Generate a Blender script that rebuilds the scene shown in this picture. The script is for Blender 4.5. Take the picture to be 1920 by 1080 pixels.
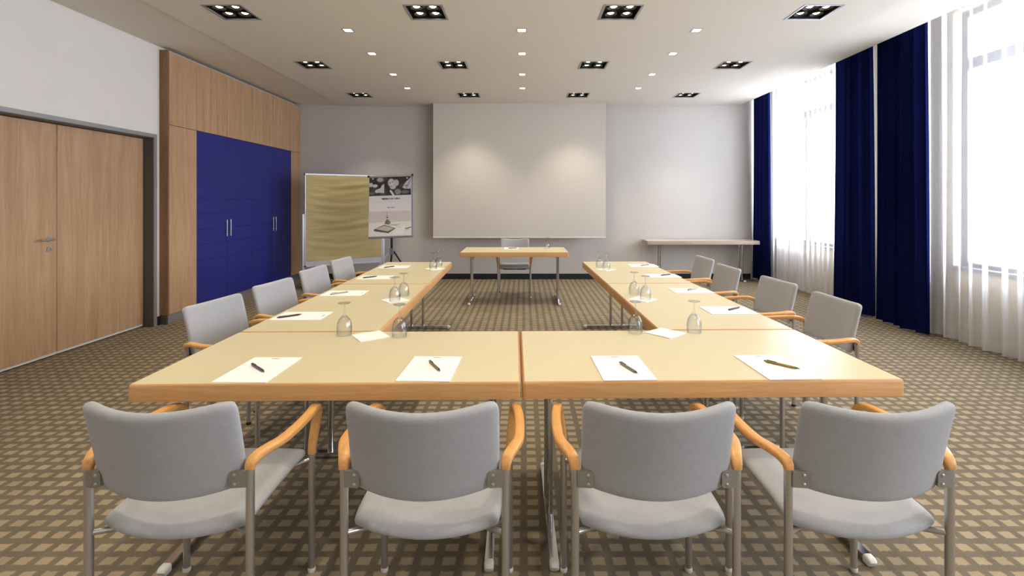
import bpy, bmesh, math, random
from mathutils import Vector, Matrix

random.seed(7)
for o in list(bpy.data.objects):
    bpy.data.objects.remove(o, do_unlink=True)
scene = bpy.context.scene
C = scene.collection
PI = math.pi

# ------------------------------------------------------------------ camera
FPX, VPX, VPY, CAMH = 910.0, 982.0, 378.0, 1.435
cd = bpy.data.cameras.new('camera')
cd.sensor_fit = 'HORIZONTAL'
cd.sensor_width = 36.0
cd.lens = FPX / 1920 * 36.0
cd.shift_x = (960 - VPX) / 1920
cd.shift_y = (VPY - 540) / 1920
cd.clip_start = 0.05
cam = bpy.data.objects.new('camera', cd)
cam.location = (0, 0, CAMH)
cam.rotation_euler = (PI / 2, 0, 0)
C.objects.link(cam)
scene.camera = cam

# ------------------------------------------------------------------ daylight and exposure
world = bpy.data.worlds.new('world')
scene.world = world
world.use_nodes = True
bg = world.node_tree.nodes['Background']
bg.inputs['Color'].default_value = (0.83, 0.89, 1.0, 1)
bg.inputs['Strength'].default_value = 12.5
SPOT_W = 60.0
vs = scene.view_settings
vs.view_transform = 'Standard'
vs.look = 'None'
vs.exposure = 0.42
vs.gamma = 1.0
vs.use_curve_mapping = False

# window openings in the right wall: (y0, y1, z0, z1)
WX = 4.60
WINDOWS = [(6.45, 8.90, 0.72, 3.45), (2.60, 5.20, 0.72, 3.45), (-1.60, 1.20, 0.72, 3.45)]  # last opening is out of view, added to bring in more daylight
for (y0, y1, z0, z1) in WINDOWS:
    pl = bpy.data.lights.new('daylight_portal', 'AREA')
    pl.shape = 'RECTANGLE'
    pl.size = y1 - y0
    pl.size_y = z1 - z0
    pl.cycles.is_portal = True
    po = bpy.data.objects.new('daylight_portal', pl)
    po.location = (WX + 0.28, (y0 + y1) / 2, (z0 + z1) / 2)
    # local -Z must point to -X, local X along world Y
    po.rotation_euler = Matrix(((0, 0, 1), (1, 0, 0), (0, 1, 0))).to_euler()
    C.objects.link(po)

# ------------------------------------------------------------------ helpers: materials
def lin(c):
    def f(v):
        v /= 255.0
        return v / 12.92 if v <= 0.04045 else ((v + 0.055) / 1.055) ** 2.4
    return (f(c[0]), f(c[1]), f(c[2]), 1.0)

def new_mat(name):
    m = bpy.data.materials.new(name)
    m.use_nodes = True
    return m, m.node_tree, m.node_tree.nodes['Principled BSDF']

def plain(name, rgb, rough=0.6, metal=0.0, noise=0.0, nscale=20.0, bump=0.0, bscale=200.0, spec=0.5, sheen=0.0,
          stretch=None):
    m, nt, b = new_mat(name)
    col = lin(rgb)
    b.inputs['Base Color'].default_value = col
    b.inputs['Roughness'].default_value = rough
    b.inputs['Metallic'].default_value = metal
    b.inputs['Specular IOR Level'].default_value = spec
    if sheen:
        b.inputs['Sheen Weight'].default_value = sheen
        b.inputs['Sheen Roughness'].default_value = 0.5
    tc = nt.nodes.new('ShaderNodeTexCoord')
    vec = tc.outputs['Object']
    if stretch:
        mp = nt.nodes.new('ShaderNodeMapping')
        mp.inputs['Scale'].default_value = stretch
        nt.links.new(vec, mp.inputs['Vector'])
        vec = mp.outputs['Vector']
    if noise:
        n = nt.nodes.new('ShaderNodeTexNoise')
        n.inputs['Scale'].default_value = nscale
        n.inputs['Detail'].default_value = 4
        nt.links.new(vec, n.inputs['Vector'])
        r = nt.nodes.new('ShaderNodeMapRange')
        r.inputs['From Min'].default_value = 0.25
        r.inputs['From Max'].default_value = 0.75
        r.inputs['To Min'].default_value = 1 - noise
        r.inputs['To Max'].default_value = 1 + noise
        nt.links.new(n.outputs['Fac'], r.inputs['Value'])
        mx = nt.nodes.new('ShaderNodeVectorMath')
        mx.operation = 'SCALE'
        mx.inputs[0].default_value = col[:3]
        nt.links.new(r.outputs['Result'], mx.inputs['Scale'])
        nt.links.new(mx.outputs['Vector'], b.inputs['Base Color'])
    if bump:
        n2 = nt.nodes.new('ShaderNodeTexNoise')
        n2.inputs['Scale'].default_value = bscale
        n2.inputs['Detail'].default_value = 3
        nt.links.new(vec, n2.inputs['Vector'])
        bp = nt.nodes.new('ShaderNodeBump')
        bp.inputs['Strength'].default_value = bump
        bp.inputs['Distance'].default_value = 0.004
        nt.links.new(n2.outputs['Fac'], bp.inputs['Height'])
        nt.links.new(bp.outputs['Normal'], b.inputs['Normal'])
    return m

def wood(name, a, b_, scale=(14, 14, 0.7), rough=0.45, spec=0.4):
    m, nt, b = new_mat(name)
    b.inputs['Roughness'].default_value = rough
    b.inputs['Specular IOR Level'].default_value = spec
    tc = nt.nodes.new('ShaderNodeTexCoord')
    mp = nt.nodes.new('ShaderNodeMapping')
    mp.inputs['Scale'].default_value = scale
    nt.links.new(tc.outputs['Object'], mp.inputs['Vector'])
    n1 = nt.nodes.new('ShaderNodeTexNoise')
    n1.inputs['Scale'].default_value = 1.0
    n1.inputs['Detail'].default_value = 5
    n1.inputs['Roughness'].default_value = 0.6
    n1.inputs['Distortion'].default_value = 1.2
    nt.links.new(mp.outputs['Vector'], n1.inputs['Vector'])
    n2 = nt.nodes.new('ShaderNodeTexNoise')
    n2.inputs['Scale'].default_value = 9.0
    n2.inputs['Detail'].default_value = 3
    nt.links.new(mp.outputs['Vector'], n2.inputs['Vector'])
    ad = nt.nodes.new('ShaderNodeMix')
    ad.data_type = 'FLOAT'
    ad.inputs[0].default_value = 0.35
    nt.links.new(n1.outputs['Fac'], ad.inputs[2])
    nt.links.new(n2.outputs['Fac'], ad.inputs[3])
    cr = nt.nodes.new('ShaderNodeValToRGB')
    cr.color_ramp.elements[0].position = 0.33
    cr.color_ramp.elements[0].color = lin(b_)
    cr.color_ramp.elements[1].position = 0.64
    cr.color_ramp.elements[1].color = lin(a)
    nt.links.new(ad.outputs[0], cr.inputs['Fac'])
    nt.links.new(cr.outputs['Color'], b.inputs['Base Color'])
    return m

def emit(name, rgb, s):
    m, nt, b = new_mat(name)
    b.inputs['Base Color'].default_value = lin(rgb)
    b.inputs['Emission Color'].default_value = lin(rgb)
    b.inputs['Emission Strength'].default_value = s
    return m

def carpet_mat():
    m, nt, b = new_mat('carpet')
    b.inputs['Roughness'].default_value = 0.95
    b.inputs['Specular IOR Level'].default_value = 0.15
    tc = nt.nodes.new('ShaderNodeTexCoord')
    br = nt.nodes.new('ShaderNodeTexBrick')
    br.offset = 0.0
    br.squash = 1.0
    br.inputs['Scale'].default_value = 1.0
    br.inputs['Brick Width'].default_value = 0.085
    br.inputs['Row Height'].default_value = 0.076
    br.inputs['Mortar Size'].default_value = 0.0205
    br.inputs['Mortar Smooth'].default_value = 0.35
    br.inputs['Bias'].default_value = 0.0
    nd = nt.nodes.new('ShaderNodeTexNoise')
    nd.inputs['Scale'].default_value = 60
    nt.links.new(tc.outputs['Object'], nd.inputs['Vector'])
    sub = nt.nodes.new('ShaderNodeVectorMath')
    sub.operation = 'SUBTRACT'
    sub.inputs[1].default_value = (0.5, 0.5, 0.5)
    nt.links.new(nd.outputs['Color'], sub.inputs[0])
    sc = nt.nodes.new('ShaderNodeVectorMath')
    sc.operation = 'SCALE'
    sc.inputs['Scale'].default_value = 0.014
    nt.links.new(sub.outputs['Vector'], sc.inputs[0])
    add = nt.nodes.new('ShaderNodeVectorMath')
    add.operation = 'ADD'
    nt.links.new(tc.outputs['Object'], add.inputs[0])
    nt.links.new(sc.outputs['Vector'], add.inputs[1])
    nt.links.new(add.outputs['Vector'], br.inputs['Vector'])
    br.inputs['Color1'].default_value = lin((166, 150, 124))
    br.inputs['Color2'].default_value = lin((154, 139, 115))
    br.inputs['Mortar'].default_value = lin((114, 104, 89))
    n1 = nt.nodes.new('ShaderNodeTexNoise')
    n1.inputs['Scale'].default_value = 330
    n1.inputs['Detail'].default_value = 3
    nt.links.new(tc.outputs['Object'], n1.inputs['Vector'])
    n2 = nt.nodes.new('ShaderNodeTexNoise')
    n2.inputs['Scale'].default_value = 7
    n2.inputs['Detail'].default_value = 4
    nt.links.new(tc.outputs['Object'], n2.inputs['Vector'])
    sm = nt.nodes.new('ShaderNodeMath')
    sm.operation = 'MULTIPLY_ADD'
    sm.inputs[1].default_value = 0.9
    nt.links.new(n1.outputs['Fac'], sm.inputs[0])
    s2 = nt.nodes.new('ShaderNodeMath')
    s2.operation = 'MULTIPLY'
    s2.inputs[1].default_value = 0.5
    nt.links.new(n2.outputs['Fac'], s2.inputs[0])
    nt.links.new(s2.outputs[0], sm.inputs[2])
    s3 = nt.nodes.new('ShaderNodeMath')
    s3.operation = 'ADD'
    s3.inputs[1].default_value = 0.3
    nt.links.new(sm.outputs[0], s3.inputs[0])
    mx = nt.nodes.new('ShaderNodeVectorMath')
    mx.operation = 'SCALE'
    nt.links.new(br.outputs['Color'], mx.inputs[0])
    nt.links.new(s3.outputs[0], mx.inputs['Scale'])
    nt.links.new(mx.outputs['Vector'], b.inputs['Base Color'])
    bp = nt.nodes.new('ShaderNodeBump')
    bp.inputs['Strength'].default_value = 0.5
    bp.inputs['Distance'].default_value = 0.004
    nt.links.new(n1.outputs['Fac'], bp.inputs['Height'])
    nt.links.new(bp.outputs['Normal'], b.inputs['Normal'])
    return m

def cloth_mat(name, rgb, diff, trans, clear):
    """woven cloth: diffuse + translucent + see-through weave"""
    m = bpy.data.materials.new(name)
    m.use_nodes = True
    nt = m.node_tree
    nt.nodes.remove(nt.nodes['Principled BSDF'])
    out = nt.nodes['Material Output']
    d = nt.nodes.new('ShaderNodeBsdfDiffuse')
    t = nt.nodes.new('ShaderNodeBsdfTranslucent')
    d.inputs['Color'].default_value = lin(rgb)
    t.inputs['Color'].default_value = lin(rgb)
    tc = nt.nodes.new('ShaderNodeTexCoord')
    mp = nt.nodes.new('ShaderNodeMapping')
    mp.inputs['Scale'].default_value = (220, 220, 12)
    n = nt.nodes.new('ShaderNodeTexNoise')
    nt.links.new(tc.outputs['Object'], mp.inputs['Vector'])
    nt.links.new(mp.outputs['Vector'], n.inputs['Vector'])
    bp = nt.nodes.new('ShaderNodeBump')
    bp.inputs['Strength'].default_value = 0.15
    bp.inputs['Distance'].default_value = 0.003
    nt.links.new(n.outputs['Fac'], bp.inputs['Height'])
    nt.links.new(bp.outputs['Normal'], d.inputs['Normal'])
    m1 = nt.nodes.new('ShaderNodeMixShader')
    m1.inputs['Fac'].default_value = trans / (diff + trans)
    nt.links.new(d.outputs[0], m1.inputs[1])
    nt.links.new(t.outputs[0], m1.inputs[2])
    last = m1
    if clear:
        c = nt.nodes.new('ShaderNodeBsdfTransparent')
        m2 = nt.nodes.new('ShaderNodeMixShader')
        # threads close up when the weave is met at a slant
        lw = nt.nodes.new('ShaderNodeLayerWeight')
        lw.inputs['Blend'].default_value = 0.5
        mr = nt.nodes.new('ShaderNodeMapRange')
        mr.inputs['From Min'].default_value = 0.0
        mr.inputs['From Max'].default_value = 0.92
        mr.inputs['To Min'].default_value = clear
        mr.inputs['To Max'].default_value = 0.0
        nt.links.new(lw.outputs['Facing'], mr.inputs['Value'])
        nt.links.new(mr.outputs['Result'], m2.inputs['Fac'])
        nt.links.new(m1.outputs[0], m2.inputs[1])
        nt.links.new(c.outputs[0], m2.inputs[2])
        last = m2
    nt.links.new(last.outputs[0], out.inputs['Surface'])
    return m

def thin_glass(name, edge=(0.62, 0.64, 0.66), strength=1.0):
    m = bpy.data.materials.new(name)
    m.use_nodes = True
    nt = m.node_tree
    nt.nodes.remove(nt.nodes['Principled BSDF'])
    out = nt.nodes['Material Output']
    lw = nt.nodes.new('ShaderNodeLayerWeight')
    lw.inputs['Blend'].default_value = 0.35
    mixc = nt.nodes.new('ShaderNodeMix')
    mixc.data_type = 'RGBA'
    mixc.inputs[6].default_value = (0.98, 0.985, 0.985, 1)
    mixc.inputs[7].default_value = (*edge, 1)
    nt.links.new(lw.outputs['Facing'], mixc.inputs[0])
    tr = nt.nodes.new('ShaderNodeBsdfTransparent')
    nt.links.new(mixc.outputs[2], tr.inputs['Color'])
    gl = nt.nodes.new('ShaderNodeBsdfGlossy')
    gl.inputs['Roughness'].default_value = 0.03
    pw = nt.nodes.new('ShaderNodeMath')
    pw.operation = 'POWER'
    pw.inputs[1].default_value = 4.0
    nt.links.new(lw.outputs['Facing'], pw.inputs[0])
    fr = nt.nodes.new('ShaderNodeMath')
    fr.operation = 'MULTIPLY_ADD'
    fr.inputs[1].default_value = 0.5
    fr.inputs[2].default_value = 0.05
    nt.links.new(pw.outputs[0], fr.inputs[0])
    mt = nt.nodes.new('ShaderNodeMath')
    mt.operation = 'MULTIPLY'
    mt.inputs[1].default_value = strength
    nt.links.new(fr.outputs[0], mt.inputs[0])
    ms = nt.nodes.new('ShaderNodeMixShader')
    nt.links.new(mt.outputs[0], ms.inputs['Fac'])
    nt.links.new(tr.outputs[0], ms.inputs[1])
    nt.links.new(gl.outputs[0], ms.inputs[2])
    nt.links.new(ms.outputs[0], out.inputs['Surface'])
    return m

def print_mat():
    m, nt, b = new_mat('poster_print')
    b.inputs['Roughness'].default_value = 0.5
    a = nt.nodes.new('ShaderNodeVertexColor')
    a.layer_name = 'print'
    nt.links.new(a.outputs['Color'], b.inputs['Base Color'])
    return m

MAT = dict(
    carpet=carpet_mat(),
    white_wall=plain('white_wall_paint', (238, 234, 231), 0.85, noise=0.015, nscale=3, bump=0.04, bscale=150),
    cream_wall=plain('cream_wall_paint', (200, 188, 168), 0.85, noise=0.02, nscale=3),
    grey_wall=plain('pale_grey_wall_paint', (207, 203, 199), 0.85, noise=0.02, nscale=3, bump=0.04, bscale=150),
    ceiling=plain('ceiling_paint', (228, 222, 213), 0.9, noise=0.01, nscale=2),
    oak=wood('oak_veneer', (205, 170, 134), (178, 140, 104)),
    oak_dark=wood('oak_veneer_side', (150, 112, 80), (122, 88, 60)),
    beech_edge=wood('beech_edge', (208, 160, 106), (184, 134, 80), (1.2, 1.2, 22), 0.4),
    beech_arm=wood('beech_arm', (228, 172, 106), (206, 146, 78), (24, 3, 24), 0.35, 0.5),
    laminate=plain('cream_laminate', (216, 203, 166), 0.32, noise=0.01, nscale=4, spec=0.45),
    laminate2=plain('beige_laminate', (214, 204, 198), 0.4, noise=0.01, nscale=4),
    console_edge=wood('console_edge', (190, 168, 152), (168, 144, 128), (1.2, 1.2, 22), 0.45),
    gap=plain('dark_carcass', (44, 32, 24), 0.8),
    blue=plain('blue_lacquer', (36, 44, 132), 0.38, noise=0.03, nscale=4, spec=0.4),
    steel=plain('grey_steel', (168, 168, 172), 0.42, metal=0.5),
    steel_dark=plain('dark_grey_steel', (92, 90, 86), 0.5, metal=0.3),
    plinth=plain('silver_plinth', (180, 182, 188), 0.35, metal=0.7),
    skirting=plain('black_skirting', (30, 30, 34), 0.6),
    chrome=plain('chrome', (214, 216, 220), 0.12, metal=1.0),
    satin=plain('satin_chrome', (196, 194, 192), 0.30, metal=0.85),
    bracket=plain('bracket_steel', (158, 156, 150), 0.42, metal=0.6),
    capwhite=plain('white_plastic', (214, 212, 206), 0.4),
    black=plain('black_plastic', (18, 18, 20), 0.5),
    lampblack=plain('lamp_black', (14, 13, 12), 0.6),
    fabric=plain('grey_fabric', (172, 173, 176), 0.92, noise=0.05, nscale=60, bump=0.45, bscale=700, spec=0.2, sheen=0.25),
    underpan=plain('dark_underpan', (40, 42, 48), 0.7),
    paper=plain('white_paper', (246, 243, 240), 0.7),
    napkin=plain('white_napkin', (248, 246, 242), 0.9, bump=0.3, bscale=500),
    mark=plain('grey_print', (176, 172, 166), 0.7),
    kraft=plain('kraft_paper', (184, 167, 120), 0.8, noise=0.10, nscale=3.0, bump=0.9, bscale=9, stretch=(0.35, 0.35, 3.2)),
    alu=plain('aluminium', (196, 196, 206), 0.35, metal=0.6),
    flip_grey=plain('flipchart_grey', (128, 134, 150), 0.45, metal=0.2),
    screen=plain('screen_cloth', (214, 208, 200), 0.75, noise=0.01, nscale=2),
    screen_bar=plain('screen_bar', (226, 224, 222), 0.4),
    navy=cloth_mat('navy_curtain', (20, 26, 70), 0.90, 0.10, 0.0),
    sheer=cloth_mat('white_sheer', (238, 236, 236), 0.96, 0.04, 0.62),
    winframe=plain('window_frame', (96, 98, 106), 0.5),
    pane=thin_glass('window_pane', (0.9, 0.92, 0.94), 0.5),
    glass=thin_glass('wine_glass', (0.72, 0.74, 0.77), 1.5),
    lamp=emit('lamp_glow', (255, 240, 205), 9.0),
    led=emit('led_glow', (255, 246, 232), 7.0),
    glow=plain('gap_glow_white', (236, 234, 228), 0.5),  # white that stands in for light showing below the door leaves
    print=print_mat(),
    pen_purple=plain('pen_purple', (74, 46, 88), 0.35),
    pen_olive=plain('pen_olive', (124, 108, 62), 0.35),
    pen_grey=plain('pen_grey', (128, 122, 108), 0.35),
    pen_gold=plain('pen_gold', (150, 128, 60), 0.3, metal=0.3),
    pen_dark=plain('pen_dark', (56, 52, 50), 0.35),
    pen_silver=plain('pen_silver', (158, 156, 152), 0.3, metal=0.4),
)

# ------------------------------------------------------------------ helpers: meshes and objects
def box(bm, x0, x1, y0, y1, z0, z1, bev=0.0, seg=1):
    vs_ = [bm.verts.new(p) for p in ((x0, y0, z0), (x1, y0, z0), (x1, y1, z0), (x0, y1, z0),
                                     (x0, y0, z1), (x1, y0, z1), (x1, y1, z1), (x0, y1, z1))]
    fs = [bm.faces.new([vs_[i] for i in q]) for q in ((3, 2, 1, 0), (4, 5, 6, 7), (0, 1, 5, 4), (1, 2, 6, 5), (2, 3, 7, 6), (3, 0, 4, 7))]
    if bev:
        es = set()
        for f in fs:
            es.update(f.edges)
        bmesh.ops.bevel(bm, geom=list(es), offset=bev, segments=seg, profile=0.5, affect='EDGES')

def rings(bm, loops, cap=True, closed=False):
    """loft through vertex loops of equal count"""
    vl = [[bm.verts.new(p) for p in lp] for lp in loops]
    n = len(vl[0])
    rng = range(len(vl)) if closed else range(len(vl) - 1)
    for i in rng:
        a, b = vl[i], vl[(i + 1) % len(vl)]
        for k in range(n):
            bm.faces.new((a[k], a[(k + 1) % n], b[(k + 1) % n], b[k]))
    if cap and not closed:
        bm.faces.new(vl[0][::-1])
        bm.faces.new(vl[-1])

def frame_axes(t, ref):
    t = t.normalized()
    s = ref - t * ref.dot(t)
    if s.length < 1e-4:
        s = Vector((0, 1, 0)) - t * t.y
    s.normalize()
    return s, t.cross(s)

def sweep(bm, pts, prof, ref=Vector((1, 0, 0)), scales=None):
    """prof: list of (a, b) in side/up axes"""
    pts = [Vector(p) for p in pts]
    loops = []
    for i, p in enumerate(pts):
        t = pts[min(i + 1, len(pts) - 1)] - pts[max(i - 1, 0)]
        s, u = frame_axes(t, ref)
        k = scales[i] if scales else (1, 1)
        loops.append([p + s * a * k[0] + u * b * k[1] for a, b in prof])
    rings(bm, loops)

def circ(r, n=12):
    return [(r * math.cos(2 * PI * i / n), r * math.sin(2 * PI * i / n)) for i in range(n)]

def tube(bm, pts, r, n=12, ref=Vector((1, 0, 0))):
    p0, p1 = Vector(pts[0]), Vector(pts[-1])
    if abs((p1 - p0).normalized().dot(ref)) > 0.95:
        ref = Vector((0, 0, 1))
    sweep(bm, pts, circ(r, n), ref)

def rrect_prof(w, h, r, n=3):
    out = []
    for cx, cy, a0 in ((w / 2 - r, h / 2 - r, 0), (-w / 2 + r, h / 2 - r, PI / 2), (-w / 2 + r, -h / 2 + r, PI), (w / 2 - r, -h / 2 + r, 1.5 * PI)):
        for i in range(n + 1):
            a = a0 + PI / 2 * i / n
            out.append((cx + r * math.cos(a), cy + r * math.sin(a)))
    return out

def catmull(P, k=5):
    P = [Vector(p) for p in P]
    Q = [P[0] * 2 - P[1]] + P + [P[-1] * 2 - P[-2]]
    out = []
    for i in range(1, len(Q) - 2):
        for j in range(k):
            t = j / k
            a, b, c, d = Q[i - 1], Q[i], Q[i + 1], Q[i + 2]
            out.append(0.5 * ((2 * b) + (c - a) * t + (2 * a - 5 * b + 4 * c - d) * t * t + (3 * b - a - 3 * c + d) * t ** 3))
    out.append(P[-1])
    return out

def lathe(bm, prof, n=24, cap=False):
    loops = [[Vector((r * math.cos(2 * PI * i / n), r * math.sin(2 * PI * i / n), z)) for i in range(n)] for r, z in prof]
    rings(bm, loops, cap=cap)

def bmn():
    return bmesh.new()

def root_of(o):
    while o.parent:
        o = o.parent
    return o

def obj(name, bm, mat, parent=None, smooth=None, world=False):
    """ONE mesh object; world=True: built in scene coordinates, moved into its parent's"""
    bmesh.ops.recalc_face_normals(bm, faces=bm.faces)
    me = bpy.data.meshes.new(name)
    bm.to_mesh(me)
    bm.free()
    if smooth is not None:
        me.polygons.foreach_set('use_smooth', [True] * len(me.polygons))
        me.set_sharp_from_angle(angle=math.radians(smooth))
    me.materials.append(MAT[mat])
    o = bpy.data.objects.new(name, me)
    C.objects.link(o)
    if parent is not None:
        o.parent = parent
        if world:
            me.transform(Matrix.Translation(-root_of(parent).location))
    return o

def tag(o, label, cat, group=None):
    o['label'] = label
    o['category'] = cat
    if group:
        o['group'] = group
    if o.type == 'MESH' and o.location.length == 0:
        xs = [v.co for v in o.data.vertices]
        lo = Vector((min(v.x for v in xs), min(v.y for v in xs), min(v.z for v in xs)))
        hi = Vector((max(v.x for v in xs), max(v.y for v in xs), max(v.z for v in xs)))
        b = Vector(((lo.x + hi.x) / 2, (lo.y + hi.y) / 2, lo.z))
        o.data.transform(Matrix.Translation(-b))
        o.location = b
    return o

def thing(name, label, cat, loc=(0, 0, 0), rz=0.0, group=None):
    o = bpy.data.objects.new(name, None)
    o.empty_display_size = 0.1
    C.objects.link(o)
    o.location = loc
    o.rotation_euler = (0, 0, rz)
    o['label'] = label
    o['category'] = cat
    if group:
        o['group'] = group
    return o

def struct(o, label):
    o['kind'] = 'structure'
    o['label'] = label
    return o

def struct_empty(name, label, loc):
    o = bpy.data.objects.new(name, None)
    C.objects.link(o)
    o.location = loc
    return struct(o, label)

def copy_tree(o, parent=None):
    c = o.copy()
    C.objects.link(c)
    if parent is not None:
        c.parent = parent
    for ch in list(o.children):
        copy_tree(ch, c)
    return c

class Maker:
    """hands out the first build, then copies of it"""
    def __init__(self, build):
        self.build, self.proto = build, None
    def __call__(self, loc, rz, label, group=None):
        if self.proto is None:
            o = self.proto = self.build()
        else:
            o = copy_tree(self.proto)
        o.location = loc
        o.rotation_euler = (0, 0, rz)
        o['label'] = label
        if group:
            o['group'] = group
        return o

# ================================================================== SETTING
XL, YB, YF, ZC = -4.25, 9.0, -2.6, 3.20

bm = bmn()
box(bm, -4.6, WX + 0.3, YF - 0.2, YB + 0.2, -0.1, 0.0)
struct(obj('floor', bm, 'carpet'), 'brown carpet with a grid of small light squares')

# ceiling: main panel with holes for the lamps, sloped strips on both sides, curtain pocket on the right
BIGX = (-2.72, -0.91, 0.90, 2.70)
BIGY = (4.53, 6.28, 8.05, 2.77, 1.00, -0.76)
SMX = (-1.81, -0.02, 1.78)
SMY = (5.00, 5.79, 6.73, 7.55)
BH, SH = 0.165, 0.046
holes = [(x - BH, x + BH, y - BH, y + BH) for x in BIGX for y in BIGY] + [(x - SH, x + SH, y - SH, y + SH) for x in SMX for y in SMY]

def sheet_with_holes(bm, x0, x1, y0, y1, z, holes):
    xs = sorted({x0, x1} | {h[0] for h in holes} | {h[1] for h in holes})
    ys = sorted({y0, y1} | {h[2] for h in holes} | {h[3] for h in holes})
    vv = {}
    def v(i, j):
        if (i, j) not in vv:
            vv[(i, j)] = bm.verts.new((xs[i], ys[j], z))
        return vv[(i, j)]
    for i in range(len(xs) - 1):
        for j in range(len(ys) - 1):
            cx, cy = (xs[i] + xs[i + 1]) / 2, (ys[j] + ys[j + 1]) / 2
            if any(h[0] < cx < h[1] and h[2] < cy < h[3] for h in holes):
                continue
            bm.faces.new((v(i, j), v(i, j + 1), v(i + 1, j + 1), v(i + 1, j)))

CR, EDGE = 3.35, 4.06
bm = bmn()
sheet_with_holes(bm, -CR, CR, YF, YB, ZC, holes)
ceil = struct(obj('ceiling', bm, 'ceiling'), 'flat off-white ceiling with recessed lamps')
bm = bmn()
box(bm, -4.6, WX + 0.3, YF - 0.2, YB + 0.2, 3.75, 3.9)
obj('slab', bm, 'ceiling', ceil)
for s, xe in ((-1, XL - 0.02), (1, EDGE)):
    bm = bmn()
    a = [bm.verts.new(p) for p in ((s * CR, YF, ZC + 0.014), (s * CR, YB, ZC + 0.014), (xe, YB, ZC + 0.042), (xe, YF, ZC + 0.042))]
    bm.faces.new(a)
    e_ = [bm.verts.new(p) for p in ((s * CR, YF, ZC), (s * CR, YB, ZC))]
    bm.faces.new((a[0], a[1], e_[1], e_[0]))
    if s > 0:
        b_ = [bm.verts.new(p) for p in ((xe, YF, 3.75), (xe, YB, 3.75))]
        bm.faces.new((a[3], a[2], b_[1], b_[0]))
    obj('ceiling_strip', bm, 'ceiling', ceil)

# walls
DY0, DY1, DZ = 3.485, 5.575, 2.175       # door opening
bm = bmn()
box(bm, XL - 0.3, XL, YF - 0.2, DY0, 0, 3.75)
box(bm, XL - 0.3, XL, DY1, YB + 0.2, 0, 3.75)
box(bm, XL - 0.3, XL, DY0, DY1, DZ, 3.75)
struct(obj('wall_left', bm, 'white_wall'), 'white left wall around the double door')
bm = bmn()
box(bm, XL, WX, YB, YB + 0.2, 0, 3.75)
struct(obj('wall_back', bm, 'grey_wall'), 'pale grey end wall behind the projection screen')
bm = bmn()
box(bm, XL, WX, YF - 0.2, YF, 0, 3.75)
struct(obj('wall_front', bm, 'white_wall'), 'white wall behind the viewer')
bm = bmn()
ws = sorted(WINDOWS)
ycur = YF - 0.2
for (y0, y1, z0, z1) in ws:
    box(bm, WX, WX + 0.3, ycur, y0, 0, 3.75)
    box(bm, WX, WX + 0.3, y0, y1, 0, z0)
    box(bm, WX, WX + 0.3, y0, y1, z1, 3.75)
    ycur = y1
box(bm, WX, WX + 0.3, ycur, YB + 0.2, 0, 3.75)
struct(obj('wall_right', bm, 'cream_wall'), 'window wall behind the curtains')

# skirting
bm = bmn()
box(bm, -4.15, 4.2, YB - 0.015, YB, 0, 0.10)
struct(obj('baseboard_back', bm, 'skirting'), 'black skirting along the end wall')
bm = bmn()
box(bm, XL, XL + 0.012, DY1 + 0.045, 5.655, 0, 0.10)
box(bm, XL, XL + 0.012, YF, DY0 - 0.045, 0, 0.10)
struct(obj('baseboard_left', bm, 'skirting'), 'dark skirting beside the double door')

# windows
for i, (y0, y1, z0, z1) in enumerate(WINDOWS):
    w = struct_empty('window_%d' % (i + 1), ['tall window nearest the end wall', 'tall window on the right edge', 'tall unseen window behind the viewer, added for its daylight'][i], (WX + 0.12, (y0 + y1) / 2, z0))
    xa, xb = WX + 0.09, WX + 0.16
    def piece(name, a, b, c, d, mat='winframe', xx=(xa, xb)):
        m_ = bmn()
        box(m_, xx[0], xx[1], a, b, c, d)
        obj(name, m_, mat, w, world=True)
    piece('frame_side', y0, y0 + 0.07, z0, z1)
    piece('frame_side', y1 - 0.07, y1, z0, z1)
    piece('frame_rail', y0 + 0.07, y1 - 0.07, z0, z0 + 0.07)
    piece('frame_rail', y0 + 0.07, y1 - 0.07, z1 - 0.07, z1)
    piece('transom', y0 + 0.07, y1 - 0.07, 2.83, 2.94)
    ym = 8.04 if i == 0 else (y0 + y1) / 2
    piece('mullion', ym - 0.04, ym + 0.04, z0 + 0.07, 2.83)
    for (a, b, c, d) in ((y0 + 0.07, ym - 0.04, z0 + 0.07, 2.83), (ym + 0.04, y1 - 0.07, z0 + 0.07, 2.83), (y0 + 0.07, y1 - 0.07, 2.94, z1 - 0.07)):
        m_ = bmn()
        q = [m_.verts.new(p) for p in ((WX + 0.125, a, c), (WX + 0.125, b, c), (WX + 0.125, b, d), (WX + 0.125, a, d))]
        m_.faces.new(q)
        obj('pane', m_, 'pane', w, world=True)
    piece('sill', y0 + 0.003, y1 - 0.003, z0 + 0.001, z0 + 0.03, xx=(WX - 0.03, WX + 0.09))

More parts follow.
